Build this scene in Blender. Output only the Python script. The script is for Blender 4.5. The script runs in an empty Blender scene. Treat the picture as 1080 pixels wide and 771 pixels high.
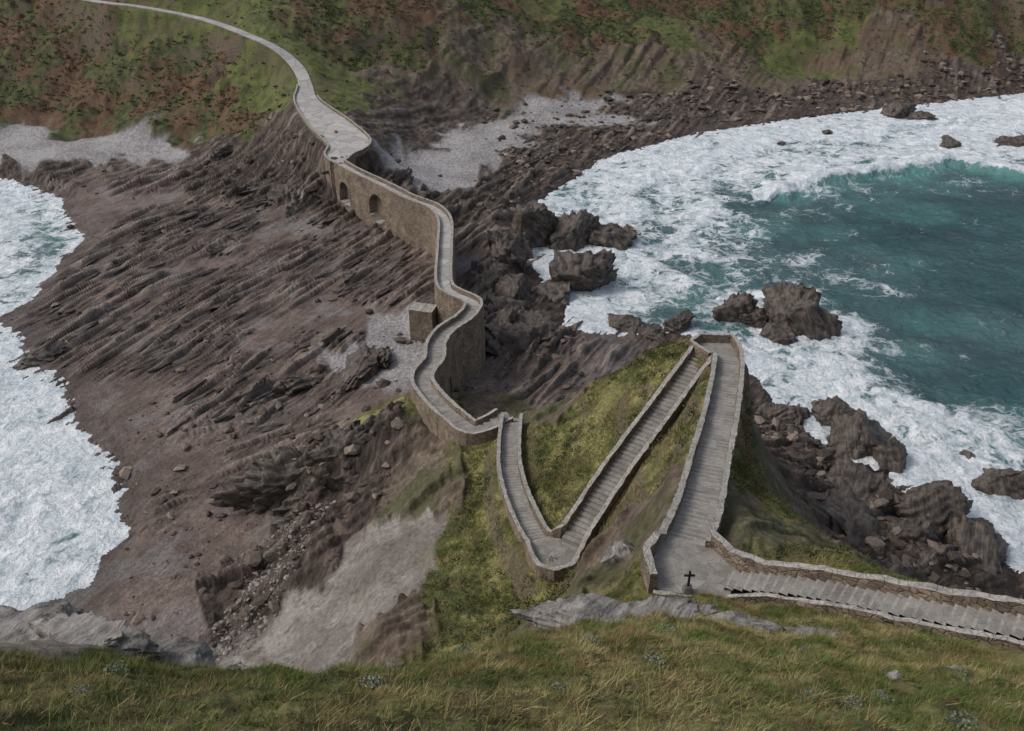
import bpy, bmesh, math, numpy as np
from mathutils import Vector
rng=np.random.default_rng(7)
SC=bpy.context.scene; COL=SC.collection

# ---------------------------------------------------------------- noise
def _tab(seed):
    r=np.random.default_rng(seed); a=r.random((256,256))*2*np.pi
    return np.cos(a).astype(np.float32),np.sin(a).astype(np.float32)
_T={}
def perlin(x,y,seed=0):
    if seed not in _T:_T[seed]=_tab(seed)
    gx,gy=_T[seed]
    x=np.asarray(x,dtype=np.float32);y=np.asarray(y,dtype=np.float32)
    xf=np.floor(x);yf=np.floor(y);xi=xf.astype(np.int32);yi=yf.astype(np.int32)
    fx=x-xf;fy=y-yf
    x0=xi&255;x1=(xi+1)&255;y0=yi&255;y1=(yi+1)&255
    u=fx*fx*fx*(fx*(fx*6-15)+10);v=fy*fy*fy*(fy*(fy*6-15)+10)
    a=gx[x0,y0]*fx+gy[x0,y0]*fy
    b=gx[x1,y0]*(fx-1)+gy[x1,y0]*fy
    c=gx[x0,y1]*fx+gy[x0,y1]*(fy-1)
    d=gx[x1,y1]*(fx-1)+gy[x1,y1]*(fy-1)
    return 1.5*((a+(b-a)*u)+((c+(d-c)*u)-(a+(b-a)*u))*v)
def fbm(x,y,o=4,seed=0,g=.5):
    s=0;a=1;f=1
    for i in range(o):
        s=s+a*perlin(x*f+i*17.3,y*f+i*9.1,seed+i);a*=g;f*=2.03
    return s
def ridged(x,y,o=4,seed=0):
    s=0;a=.6;f=1
    for i in range(o):
        s=s+a*(1-2*np.abs(perlin(x*f+i*7.7,y*f,seed+i)));a*=.5;f*=2.07
    return s
def sst(a,b,x):
    t=np.clip((x-a)/(b-a),0,1);return t*t*(3-2*t)
def mix(a,b,t): return a+(b-a)*t

# ---------------------------------------------------------------- mesh helpers
def make_mesh(name,V,F,smooth=True,mat=None,parent=None,cols=None,cols2=None):
    V=np.asarray(V,dtype=np.float32)
    me=bpy.data.meshes.new(name)
    Fs=F if isinstance(F,list) else [F]
    Fs=[np.asarray(f,dtype=np.int32) for f in Fs if len(f)]
    nl=sum(f.size for f in Fs);nf=sum(len(f) for f in Fs)
    me.vertices.add(len(V));me.vertices.foreach_set('co',V.ravel())
    me.loops.add(nl);me.loops.foreach_set('vertex_index',np.concatenate([f.ravel() for f in Fs]))
    me.polygons.add(nf)
    ls=np.concatenate([np.full(len(f),f.shape[1],dtype=np.int32) for f in Fs])
    st=np.concatenate([[0],np.cumsum(ls)[:-1]]).astype(np.int32)
    me.polygons.foreach_set('loop_start',st)
    me.polygons.foreach_set('use_smooth',np.full(nf,smooth))
    me.update(calc_edges=True)
    for nm,cc in (('Col',cols),('Msk',cols2)):
        if cc is not None:
            ca=me.color_attributes.new(nm,'FLOAT_COLOR','POINT')
            ca.data.foreach_set('color',np.asarray(cc,dtype=np.float32).ravel())
    ob=bpy.data.objects.new(name,me);COL.objects.link(ob)
    if mat:
        for m in (mat if isinstance(mat,list) else [mat]):me.materials.append(m)
    if parent:ob.parent=parent
    return ob
def grid_faces(ny,nx):
    i=np.arange(ny*nx).reshape(ny,nx)
    return np.stack([i[:-1,:-1],i[:-1,1:],i[1:,1:],i[1:,:-1]],-1).reshape(-1,4)

# ---------------------------------------------------------------- materials
class NT:
    def __init__(s,name):
        s.m=bpy.data.materials.new(name);s.m.use_nodes=True;s.t=s.m.node_tree;s.t.nodes.clear()
        s.out=s.n('ShaderNodeOutputMaterial');s.b=s.n('ShaderNodeBsdfPrincipled');s.l(s.b.outputs[0],s.out.inputs[0])
        s.geo=s.n('ShaderNodeNewGeometry')
    def n(s,t,**k):
        n=s.t.nodes.new(t)
        for a,b in k.items():setattr(n,a,b)
        return n
    def l(s,a,b):s.t.links.new(a,b)
    def noise(s,scale,detail=6,rough=.6,vec=None):
        n=s.n('ShaderNodeTexNoise');n.inputs['Scale'].default_value=scale;n.inputs['Detail'].default_value=detail;n.inputs['Roughness'].default_value=rough
        s.l(vec or s.geo.outputs['Position'],n.inputs['Vector']);return n.outputs['Fac']
    def voro(s,scale,feature='F1',vec=None,out='Distance',rnd=1):
        n=s.n('ShaderNodeTexVoronoi');n.feature=feature;n.inputs['Scale'].default_value=scale;n.inputs['Randomness'].default_value=rnd
        s.l(vec or s.geo.outputs['Position'],n.inputs['Vector']);return n.outputs[out]
    def math(s,op,a,b=None,c=None,clamp=False):
        n=s.n('ShaderNodeMath',operation=op);n.use_clamp=clamp
        for i,v in enumerate((a,b,c)):
            if v is None:continue
            if isinstance(v,(int,float)):n.inputs[i].default_value=v
            else:s.l(v,n.inputs[i])
        return n.outputs[0]
    def mr(s,v,a,b,c=0,d=1,smooth=False):
        n=s.n('ShaderNodeMapRange')
        if smooth:n.interpolation_type='SMOOTHSTEP'
        for i,x in enumerate((v,a,b,c,d)):
            if isinstance(x,(int,float)):n.inputs[i].default_value=x
            else:s.l(x,n.inputs[i])
        return n.outputs[0]
    def mixc(s,f,a,b,mode='MIX'):
        n=s.n('ShaderNodeMix',data_type='RGBA',blend_type=mode)
        for k,x in ((0,f),(6,a),(7,b)):
            if isinstance(x,(int,float)):n.inputs[k].default_value=x
            elif isinstance(x,tuple):n.inputs[k].default_value=(*x,1)
            else:s.l(x,n.inputs[k])
        return n.outputs[2]
    def bump(s,h,strength=.5,dist=.1,normal=None):
        n=s.n('ShaderNodeBump');n.inputs['Strength'].default_value=strength;n.inputs['Distance'].default_value=dist
        s.l(h,n.inputs['Height'])
        if normal:s.l(normal,n.inputs['Normal'])
        return n.outputs[0]
    def strike(s,ang,along,across):
        ca,sa=math.cos(ang),math.sin(ang);o=[]
        for v in ((ca*along,sa*along,0),(-sa*across,ca*across,-across*.55)):
            d=s.n('ShaderNodeVectorMath',operation='DOT_PRODUCT');s.l(s.geo.outputs['Position'],d.inputs[0]);d.inputs[1].default_value=v;o.append(d.outputs['Value'])
        c=s.n('ShaderNodeCombineXYZ');s.l(o[0],c.inputs[0]);s.l(o[1],c.inputs[1]);return c.outputs[0]
    def fin(s,col,rough=.9,normal=None,spec=None):
        for k,x in (('Base Color',col),('Roughness',rough)):
            if isinstance(x,(int,float)):s.b.inputs[k].default_value=x
            elif isinstance(x,tuple):s.b.inputs[k].default_value=(*x,1)
            else:s.l(x,s.b.inputs[k])
        if normal:s.l(normal,s.b.inputs['Normal'])
        if spec is not None:s.b.inputs['Specular IOR Level'].default_value=spec
        return s.m

def terrain_mat():
    s=NT('terrain_ground')
    a=s.n('ShaderNodeAttribute');a.attribute_name='Col'
    k=s.n('ShaderNodeAttribute');k.attribute_name='Msk'
    sp=s.n('ShaderNodeSeparateColor');s.l(k.outputs['Color'],sp.inputs[0]);rock=sp.outputs[0]
    n1=s.noise(2.2,6,.72)
    v=s.strike(math.radians(60),.25,1.3);n3=s.noise(1,4,.62,v)
    f=s.mr(n1,.3,.7,.55,1.45)
    g=s.math('ADD',1.0,s.math('MULTIPLY',s.mr(n3,.38,.62,-.5,.5),rock))
    c=s.mixc(1.0,a.outputs['Color'],s.math('MULTIPLY',f,g),'MULTIPLY')
    h=s.math('ADD',s.math('MULTIPLY',n1,.75),s.math('MULTIPLY',s.math('MULTIPLY',n3,rock),1.3))
    return s.fin(c,a.outputs['Alpha'],s.bump(h,.95,.5),.3)
def rock_mat(name,dark=(.036,.028,.022),lite=(.165,.13,.105),rough=.5):
    s=NT(name)
    v=s.strike(math.radians(50),.35,1.9)
    n1=s.noise(.9,5,.7);n2=s.noise(1,5,.64,v);n3=s.noise(6,3,.7)
    f=s.mr(s.math('ADD',s.math('MULTIPLY',n1,.5),s.math('MULTIPLY',n2,.5)),.42,.62)
    c=s.mixc(f,dark,lite)
    c=s.mixc(s.mr(n3,.55,.75,0,.45),c,tuple(x*.4 for x in dark))
    h=s.math('ADD',s.math('MULTIPLY',n2,1.0),s.math('MULTIPLY',n3,.2))
    return s.fin(c,rough,s.bump(h,.9,.4),.45)
def masonry_mat(name,base=(.30,.24,.182),dark=(.14,.11,.084),cap=(.46,.43,.385),scale=2.6,green=.25):
    s=NT(name)
    mp=s.n('ShaderNodeMapping');mp.inputs['Scale'].default_value=(1,1,1.6)
    s.l(s.geo.outputs['Position'],mp.inputs['Vector'])
    e=s.voro(scale,'DISTANCE_TO_EDGE',mp.outputs[0]);cc=s.voro(scale,'F1',mp.outputs[0],'Color')
    n=s.noise(.5,6,.7);n2=s.noise(14,3,.7)
    c=s.mixc(s.mr(n,.35,.65),dark,base)
    sp=s.n('ShaderNodeSeparateColor');s.l(cc,sp.inputs[0])
    c=s.mixc(.7,c,s.mixc(sp.outputs[0],(.55,.55,.55),(1.35,1.3,1.25)),'MULTIPLY')
    c=s.mixc(s.mr(e,0,.06,.75,0),c,(.09,.075,.06))
    sx=s.n('ShaderNodeSeparateXYZ');s.l(s.geo.outputs['Normal'],sx.inputs[0])
    up=s.mr(sx.outputs[2],.6,.9)
    capc=s.mixc(s.mr(s.noise(1.7,5,.75),.35,.68),tuple(x*.5 for x in cap),cap)
    c=s.mixc(up,c,capc)
    c=s.mixc(s.math('MULTIPLY',s.mr(s.noise(.9,4,.7),.55,.7),green),c,(.13,.13,.06))
    c=s.mixc(1.0,c,s.mr(n2,.3,.7,.8,1.2),'MULTIPLY')
    h=s.math('ADD',s.mr(e,0,.1,0,1),s.math('MULTIPLY',n2,.5))
    return s.fin(c,.92,s.bump(h,.8,.06),.2)
def paving_mat(name,a=(.19,.175,.155),b=(.31,.29,.26),sc=1.5):
    s=NT(name)
    n=s.noise(.6,7,.75);v=s.voro(sc,'F1',None,'Color');sp=s.n('ShaderNodeSeparateColor');s.l(v,sp.inputs[0])
    e=s.voro(sc,'DISTANCE_TO_EDGE')
    c=s.mixc(s.mr(n,.35,.65),a,b)
    c=s.mixc(.6,c,s.mixc(sp.outputs[0],(.7,.7,.7),(1.2,1.2,1.2)),'MULTIPLY')
    c=s.mixc(s.mr(e,0,.04,.5,0),c,(.10,.09,.07))
    n2=s.noise(12,4,.7)
    c=s.mixc(1.0,c,s.mr(n2,.3,.7,.8,1.2),'MULTIPLY')
    return s.fin(c,.85,s.bump(n2,.5,.03),.3)
def vcol_mat(name,rough=.9,amp=.25,sc=30):
    s=NT(name);a=s.n('ShaderNodeAttribute');a.attribute_name='Col'
    if amp>0: c=s.mixc(1.0,a.outputs['Color'],s.mr(s.noise(sc,2),.3,.7,1-amp,1+amp),'MULTIPLY')
    else: c=a.outputs['Color']
    return s.fin(c,rough,None,.15)
def sea_mat():
    s=NT('sea_water')
    a=s.n('ShaderNodeAttribute');a.attribute_name='Col'
    sp=s.n('ShaderNodeSeparateColor');s.l(a.outputs['Color'],sp.inputs[0])
    foam,shal=sp.outputs[0],sp.outputs[1]
    w=s.n('ShaderNodeTexNoise');w.inputs['Scale'].default_value=.22;w.inputs['Detail'].default_value=4;s.l(s.geo.outputs['Position'],w.inputs['Vector'])
    ad=s.n('ShaderNodeVectorMath',operation='MULTIPLY_ADD');s.l(w.outputs['Color'],ad.inputs[0]);ad.inputs[1].default_value=(8,8,0);s.l(s.geo.outputs['Position'],ad.inputs[2])
    P=ad.outputs[0]
    e1=s.voro(.25,'DISTANCE_TO_EDGE',P);e2=s.voro(.8,'DISTANCE_TO_EDGE',P)
    n1=s.noise(.12,7,.66,P);n2=s.noise(1.6,5,.7);n4=s.noise(.30,6,.70,P)
    lace=s.math('ADD',s.math('MULTIPLY',s.mr(e1,0,.35),.55),s.math('MULTIPLY',s.mr(e2,0,.4),.45))
    thr=s.math('ADD',s.math('MULTIPLY',lace,.5),s.math('MULTIPLY',s.mr(n1,.28,.72),.6))
    thr=s.math('ADD',thr,s.math('MULTIPLY',s.math('SUBTRACT',n2,.5),.35))
    d=s.math('SUBTRACT',s.math('MULTIPLY',foam,.98),thr)
    fac=s.mr(d,-.12,.24,0,1,True)
    fac=s.math('MULTIPLY',fac,s.mr(foam,.0,.06))
    deep=s.mixc(s.mr(s.noise(.05,4,.6),.35,.65),(.004,.035,.042),(.012,.078,.082))
    wat=s.mixc(shal,deep,(.10,.30,.265))
    sd=s.mixc(s.math('MULTIPLY',foam,.6),wat,(.19,.30,.30))
    fc=s.mixc(s.mr(s.math('ADD',s.math('MULTIPLY',n2,.35),s.math('MULTIPLY',n4,.65)),.38,.58),(.38,.46,.49),(.86,.88,.89))
    c=s.mixc(fac,sd,fc)
    r=s.mr(fac,0,1,.14,.85)
    hb=s.math('ADD',s.noise(.45,6,.64),s.math('MULTIPLY',n2,.34))
    return s.fin(c,r,s.bump(hb,.95,1.4),.5)

M_TER=terrain_mat();M_ROCK=rock_mat('shore_rock');M_GREY=rock_mat('grey_rock',(.12,.11,.10),(.36,.335,.305),.9)
M_WALL=masonry_mat('rubble_masonry');M_STEP=paving_mat('stair_paving');M_NOSE=paving_mat('step_edge_stone',(.26,.245,.22),(.37,.35,.32),3)
M_ROAD=paving_mat('concrete_path',(.34,.32,.295),(.45,.43,.405),.25);M_SEA=sea_mat()
M_GRASS=vcol_mat('grass_blades',.9,0);M_LEAF=vcol_mat('shrub_leaves',.8,0);M_RUB=vcol_mat('rubble_stone',.7,.3,4)

# ---------------------------------------------------------------- plan data (metres, sea level z=0)
road=[(-179,347,38.3,1.7),(-152,329,37.2,1.7),(-136.6,323.5,36.3,1.7),(-111.3,314,33.2,1.7),(-89.4,295.2,30,1.7),(-78.2,287.3,26.6,1.8),(-70.1,277.5,22.5,2),(-66.1,267.6,19,2.2),(-62.5,253,17,3.6),(-52,233,14.9,5.8),(-43.8,217,13.6,5.6),(-44.5,207,13.3,3.6),(-43.6,200,13.2,1.5)]
bridge=[(-43.0,199,13.2),(-38,192,13),(-31,184,12.7),(-23,174,12.4),(-17,168,12.2),(-14,160,12),(-13,146,11.8),(-12,130,11.5),(-10,126,11.3),(-7,123,11.3),(-6.4,119.8,11.6),(-7.6,114.8,12),(-10.2,109.2,12.6),(-11.2,104.2,13),(-11,99,13.4),(-12,94.4,13.9),(-11.7,90.8,14.3),(-9.3,85.1,15),(-6.6,80.4,15.6),(-4.8,77.9,16),(-2.7,78.2,16.4),(-1.1,79.3,16.8),(-.2,79.6,17)]
leg1=[(.0,79.2,17),(-.3,72,18.3),(-.2,65,19.8),(.7,57.7,21.6),(1.8,52.3,23),(2.3,50.4,23.7)]
leg2=[(4.9,50.0,24.3),(5.9,51.4,25),(9,55.4,27.2),(13.8,61.3,30),(17.7,65.9,32.5),(18.1,66.4,32.8)]
leg3=[(20,65,33.3),(18.6,59.8,34.1),(15.4,49.7,36),(13.1,43.1,37.5),(10.7,35.9,39.5),(9,31.5,41),(8.7,30.6,41.6)]
leg4=[(10.3,28.0,42.0),(12.4,26.7,43.0),(14.6,25,44.1),(16.8,23.2,45.1),(19.1,21.3,46.3),(21.5,19.2,47.5),(25,15.5,49.1)]
seaL=[(-600,250),(-179,233),(-149,231),(-126,216),(-103,183),(-98,151),(-99,139),(-82,121),(-77,116.6),(-68.3,105),(-59.5,95.1),(-52.8,86.4),(-50.1,78.8),(-50.8,70.1),(-54.3,66),(-65.2,60),(-75,40),(-80,0),(-80,-80),(-6000,-80),(-6000,250)]
seaR=[(3000,470),(900,440),(282,378),(216,351),(149,324),(106,305),(66,284),(30,254),(14,224),(2,200),(1,190),(4,160),(11,146),(9,136),(18,132),(28,134),(37,131),(40.1,116.6),(43.1,105),(47.1,95.1),(52.6,88.5),(55,80.6),(59.7,72),(65.2,66),(78,50),(90,0),(90,-80),(6000,-80),(6000,470)]
CTRL=[(-14.7,18.0,49.8),(-9.8,16.6,49.6),(-13.2,14.1,53),(-12.2,16.1,50.8),(-6.3,17.2,48.9),(-1.9,19.0,47.6),(.7,20.1,47.2),(3.9,21.4,46.5),(6.3,24.3,44.3),(7.6,23.6,44.9),(10.3,22.1,45.5),(12.8,21.2,46.0),(14.9,19,47.6),(15.9,17,49.2),(-8.6,8.6,58),(0,8.6,58),(9.3,9.3,57),(-5.7,13.5,53),(1.5,14.2,52.5),(8.1,15,51.5),
 (0,0,66),(0,-10,70),(-20,0,60),(20,0,60),(-20,9,53),(20,10,54),(-35,0,40),(-60,0,4),(35,0,48),(60,0,20),(0,-40,80),(60,-40,20),(-50,-40,20),
 (-18,22,42),(-24,26,28),(-12,24,36),(-7,23,38),(-14,34,22),(-24,40,12),(-4,26,36),(-5,36,24),(-30,50,5),(-38,40,3),(-45,55,1.5),(-60,40,2),(2,34,33),
 (-7.8,47,18),(1.5,46.2,21.5),(7.1,37,34),(-15.4,55.1,11.5),(-19.4,54.8,8),(-13.4,60.5,12.5),(-10.2,67.1,13),(-27.5,68.9,3),(-33.8,74.8,2),(-22.3,72,6),(-5.5,59.6,17),(-4.1,69.9,16),(-7.7,76.1,14),(-1.6,50.9,20.5),(-7.6,52.2,17),(-29.3,82.1,4),(-25.8,84.9,8),(-17.4,87.8,11),(-12.4,88.9,13),(-29.5,80.4,2.5),(-21.7,79.9,5.5),(-16.6,79.7,8),(-16.6,109.9,4),(-19.7,100.1,5),(-24.7,112.4,2.5),(-35.9,64.1,2),(-30,58.8,2),(-44,70.8,1.2),(-42.4,82.6,1.5),(-24,94,5),(-15.5,96,10),(-33,92,2),
 (9,60.8,23),(4.9,67.2,20.5),(11.3,47.9,33),(14.9,59.2,32.5),(7.9,42.8,32),(6.7,80.2,19),(11.8,78.3,24),(15.5,76.4,27.5),(18.4,72.5,31),(3.9,78,18),(24.2,63.8,23),(23.6,66,26),(26.2,58.5,18),(32.3,59.7,12),(41.3,73.7,3),(51.3,69.9,2),(56.8,67.4,1.5),(38.5,84.1,5),(43.8,94.7,2),
 (13,88,12),(22,100,3),(28,110,1),(20,88,14),(28,85,12),(34,95,3),(5,90,9),(6,98,3),(25,75,22),(30,72,13),(27,45,26),(24,33,36),(34,42,18),(45,52,5),(60,50,2),(35,22,38),(55,25,12),(75,30,1),(18,48,31),(16,38,36),(17.5,53,31),
 (-35,130,2),(-45.5,114.1,1.5),(-61.6,114.9,1),(-83,153,1),(-76,178,1.8),(-114,214,2),(-155,243,3),(-129,248,3),(-80,221,2.5),(-130,225,1.2),(-47,151,2),(-24,129,2.5),(-23,150,2.5),(-44,178,2),(-53,93.5,1.2),(-48.5,100.2,1.5),(-3.2,114.9,1),(3.1,111.1,1.5),(-4.3,101.6,4),(10,125,1),(0,135,1.5),(-9,172,2),(-10,197,2.2),(5,224,1.5),(31,265,1.5),(63,304,2),(98,328,2),(140,340,1.5),(184,353,2),(-24,226,3.5),(3,283,3.5),(-12,252,3.5),(21,305,3.5),(-20,183,2.5),(-15,140,2.5),(-6,150,2),(-9,124,2),(-5,108,2.5),(-9,92,10),(-5.5,90,9),(-4,84,13),(-15,118,3),(-18,105,4),
 (-204,274,4),(-174,278,4),(-144,283,4),(-105,265,4),(-90,252,5),(-76,237,6),(-66,235,12),(-60,218,6),(-52,205,5),(-47,197,4),(-43,190,3),(-57,195,3),(-38,228,11),(-34,231,5),(-36,210,7),(-30,256,4),(-190,316,20),(-204,350,36),(-155,316,20),(-150,322,33),(-115,303,22),(-112,288,12),(-147,293,11),(-85,278,17),(-84,264,11),(-48,309,21),(-63,297,23),(-57,263,17),(-46,250,14),(-36,288,12),(-26,285,4.5),(-7,308,4.5),(22,320,4.5),(61,338,4.5),(131,376,4.5),(167,360,4.5),(232,383,4.5),(327,413,4.5),(-22,327,25),(-42,324,32),(23,352,18),(25,391,32),(64,363,20),(133,393,20),(71,411,30),(138,411,30),(198,393,20),(240,411,30),(-40,202,3),(-30,192,2),
 (-300,450,110),(0,480,95),(250,480,95),(-400,300,30),(-300,290,8),(400,500,80),(-600,700,150),(0,800,150),(600,800,150),(700,470,10),(-60,370,52),(-120,370,60),(-200,400,75),(500,440,6)]
for L in (leg1,leg2,leg3,leg4):
    CTRL+= [(p[0],p[1],p[2]-.3) for p in L]
CTRL+=[(p[0],p[1],p[2]-.3) for p in road[1:11]]
C=np.array(CTRL,dtype=np.float64)
def phi(r2):return np.sqrt(r2+4.0)
D=phi((C[:,None,0]-C[None,:,0])**2+(C[:,None,1]-C[None,:,1])**2)
n=len(C);A=np.zeros((n+3,n+3));A[:n,:n]=D-np.eye(n)*.4;A[:n,n]=1;A[:n,n+1]=C[:,0]/100;A[:n,n+2]=C[:,1]/100;A[n:,:n]=A[:n,n:].T
wr=np.linalg.solve(A,np.concatenate([C[:,2],[0,0,0]]))
def rbf(x,y):
    out=np.empty(x.size,dtype=np.float32);xf=x.ravel();yf=y.ravel()
    Cx=C[:,0].astype(np.float32);Cy=C[:,1].astype(np.float32);w=wr[:n].astype(np.float32)
    for i in range(0,xf.size,20000):
        a=xf[i:i+20000,None];b=yf[i:i+20000,None]
        out[i:i+20000]=np.sqrt((a-Cx)**2+(b-Cy)**2+4).astype(np.float32)@w
    out+= (wr[n]+wr[n+1]*xf/100+wr[n+2]*yf/100).astype(np.float32)
    return out.reshape(x.shape)

def poly_d(x,y,P,closed=True):
    d=np.full(x.shape,1e9,dtype=np.float32);ins=np.zeros(x.shape,bool)
    m=len(P)
    for i in range(m if closed else m-1):
        ax,ay=P[i];bx,by=P[(i+1)%m]
        dx,dy=bx-ax,by-ay;t=np.clip(((x-ax)*dx+(y-ay)*dy)/(dx*dx+dy*dy+1e-9),0,1)
        d=np.minimum(d,np.hypot(x-ax-t*dx,y-ay-t*dy))
        if ay!=by:
            c=((ay>y)!=(by>y))&(x<(bx-ax)*(y-ay)/(by-ay)+ax);ins^=c
    return np.where(ins,d,-d)
def catmull(P,step):
    P=[np.array(p,dtype=float) for p in P];out=[]
    Q=[2*P[0]-P[1]]+P+[2*P[-1]-P[-2]]
    for i in range(1,len(Q)-2):
        k=max(2,int(np.linalg.norm((Q[i+1]-Q[i])[:2])/step))
        for j in range(k):
            t=j/k
            out.append(.5*((2*Q[i])+(Q[i+1]-Q[i-1])*t+(2*Q[i-1]-5*Q[i]+4*Q[i+1]-Q[i+2])*t*t+(3*Q[i]-Q[i-1]-3*Q[i+1]+Q[i+2])*t**3))
    out.append(P[-1]);return np.array(out)
def corridor(x,y,P,hws):
    d=np.full(x.shape,1e9,dtype=np.float32);z=np.zeros(x.shape,dtype=np.float32);hw=np.ones(x.shape,dtype=np.float32)
    for i in range(len(P)-1):
        a=P[i];b=P[i+1];dx,dy=b[0]-a[0],b[1]-a[1]
        t=np.clip(((x-a[0])*dx+(y-a[1])*dy)/(dx*dx+dy*dy+1e-9),0,1)
        dd=np.hypot(x-a[0]-t*dx,y-a[1]-t*dy);k=dd<d
        d=np.where(k,dd,d);z=np.where(k,a[2]+t*(b[2]-a[2]),z);hw=np.where(k,hws[i]+t*(hws[i+1]-hws[i]),hw)
    return d,z,hw

TYPES='M P K H G D S E'.split()
TP={'M':[(-45,114),(-83,153),(-76,178),(-48,100),(-42,82),(-44,70.8),(-61,115),(-35,130),(-47,151),(-36,64),(-114,214),(-9,172),(-3,115),(3,111),(10,125),(-44,178),(-23,150),(-95,190),(-60,195),(-33,92),(-28,105),(-34,76),(-36,70)],
'P':[(-155,246),(-129,250),(-174,252),(-112,250),(-190,255),(-24,226),(3,283),(-12,252),(21,303),(-22,128),(-24,240),(-5,265),(-18,124),(-16,133),(-21,121),(-25,124)],
'K':[(-10,197),(5,224),(31,265),(63,304),(98,328),(140,345),(184,360),(8,250),(80,322),(-130,228),(-160,236),(-80,221),(-60,205),(-55,200),(-36,210),(-25.8,85),(-17,88),(-29,82),(-22,81),(0,155),(1,127),(-20,84),(51,70),(41,73.7),(44,95),(38.5,84),(-40,262),(-33,280),(-28,296),(-45,240),(-75,240),(-32,66),(240,385),(-20,195),(-25,66),(-21,74)],
'E':[(24,63.8),(25,67),(28,58.5),(33,59.7),(30,50),(-4,101),(6,88),(11,84),(4,84),(7,79.5),(10,81),(2.5,78),(7.2,37),(6.5,40),(25,343),(-12,318),(60,350),(10,335),(100,355),(-42,285),(-12,74),(-4,90),(17,80),(150,372),(-6,86),(-9.2,50),(-8.3,68),(-35,300),(0,345),(95,372),(180,375),(-20,338)],
'H':[(-190,316),(-204,350),(-155,316),(-115,303),(-112,288),(-147,293),(-170,300),(-90,262),(-48,315),(-60,312),(71,411),(138,400),(198,393),(-150,340),(-35,345),(0,400),(100,392),(-100,280),(240,400),(35,395),(20,365),(45,372),(-8,360)],
'G':[(-82,280),(-68,262),(-60,280),(-57,262),(-88,288),(68,372),(140,390),(-110,308),(-130,318),(120,376),(10,380)],
'D':[(-8,8),(8,8),(0,5),(0,14),(8,15),(-6,13.5),(-12,13),(-8,16.5),(-6,17.8),(-10,15),(-3,18.5),(15,15),(18,8),(6,23),(11,21),(-1,19),(14,22),(1.5,47),(9,60.8),(4.9,67),(12,49),(15,59),(4,73),(-1.6,51),(-4,60),(-4,67),(-5.5,51),(12,74),(16,71),(-2,57),(7,64),(6,56),(2,70),(10,68),(8,75),(0,43),(-3,75),(-10,92),(-20,92),(-14,97)],
'S':[(-15.4,56),(-18.5,55),(-13.8,60.5),(-12.2,65),(-17,60),(-14,57),(-12,61),(-10.5,66),(-20,52),(-15,63),(-12,55),(-15.5,18.3),(-13.5,18.0),(-17,16)]}
def types(x,y):
    wsc=np.clip(y/35,.25,7)
    wx=x+wsc*(1.7*fbm(x/(wsc*3.4),y/(wsc*3.4),3,31)+.7*fbm(x/wsc,y/wsc,3,35));wy=y+wsc*(1.7*fbm(x/(wsc*3.4),y/(wsc*3.4),3,41)+.7*fbm(x/wsc,y/wsc,3,45))
    W=[]
    for t in TYPES:
        s=np.zeros(x.shape,dtype=np.float32)
        for (a,b) in TP[t]:
            s+=1.0/((wx-a)**2+(wy-b)**2+.3)**3
        W.append(s)
    W=np.stack(W);W=W**2.0;W/=W.sum(0);return W
def strata(x,y,ang,lam,seed):
    ca,sa=math.cos(ang),math.sin(ang);d=x*ca+y*sa;nn=-x*sa+y*ca
    a=nn/lam+.75*fbm(x/(lam*16),y/(lam*16),3,seed)+.06*perlin(d/(lam*2.5),nn/lam,seed+3);k=np.floor(a);f=1-(a-k)
    Am=np.clip(perlin(k*7.31+.5,d/(lam*7.0),seed+5)*1.8+.35,0,1)*(.9+.18*perlin(k*3.3,d/(lam*2.2),seed+6))
    return Am*(f**1.2)*(1-sst(.88,1,f))*1.5
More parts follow.
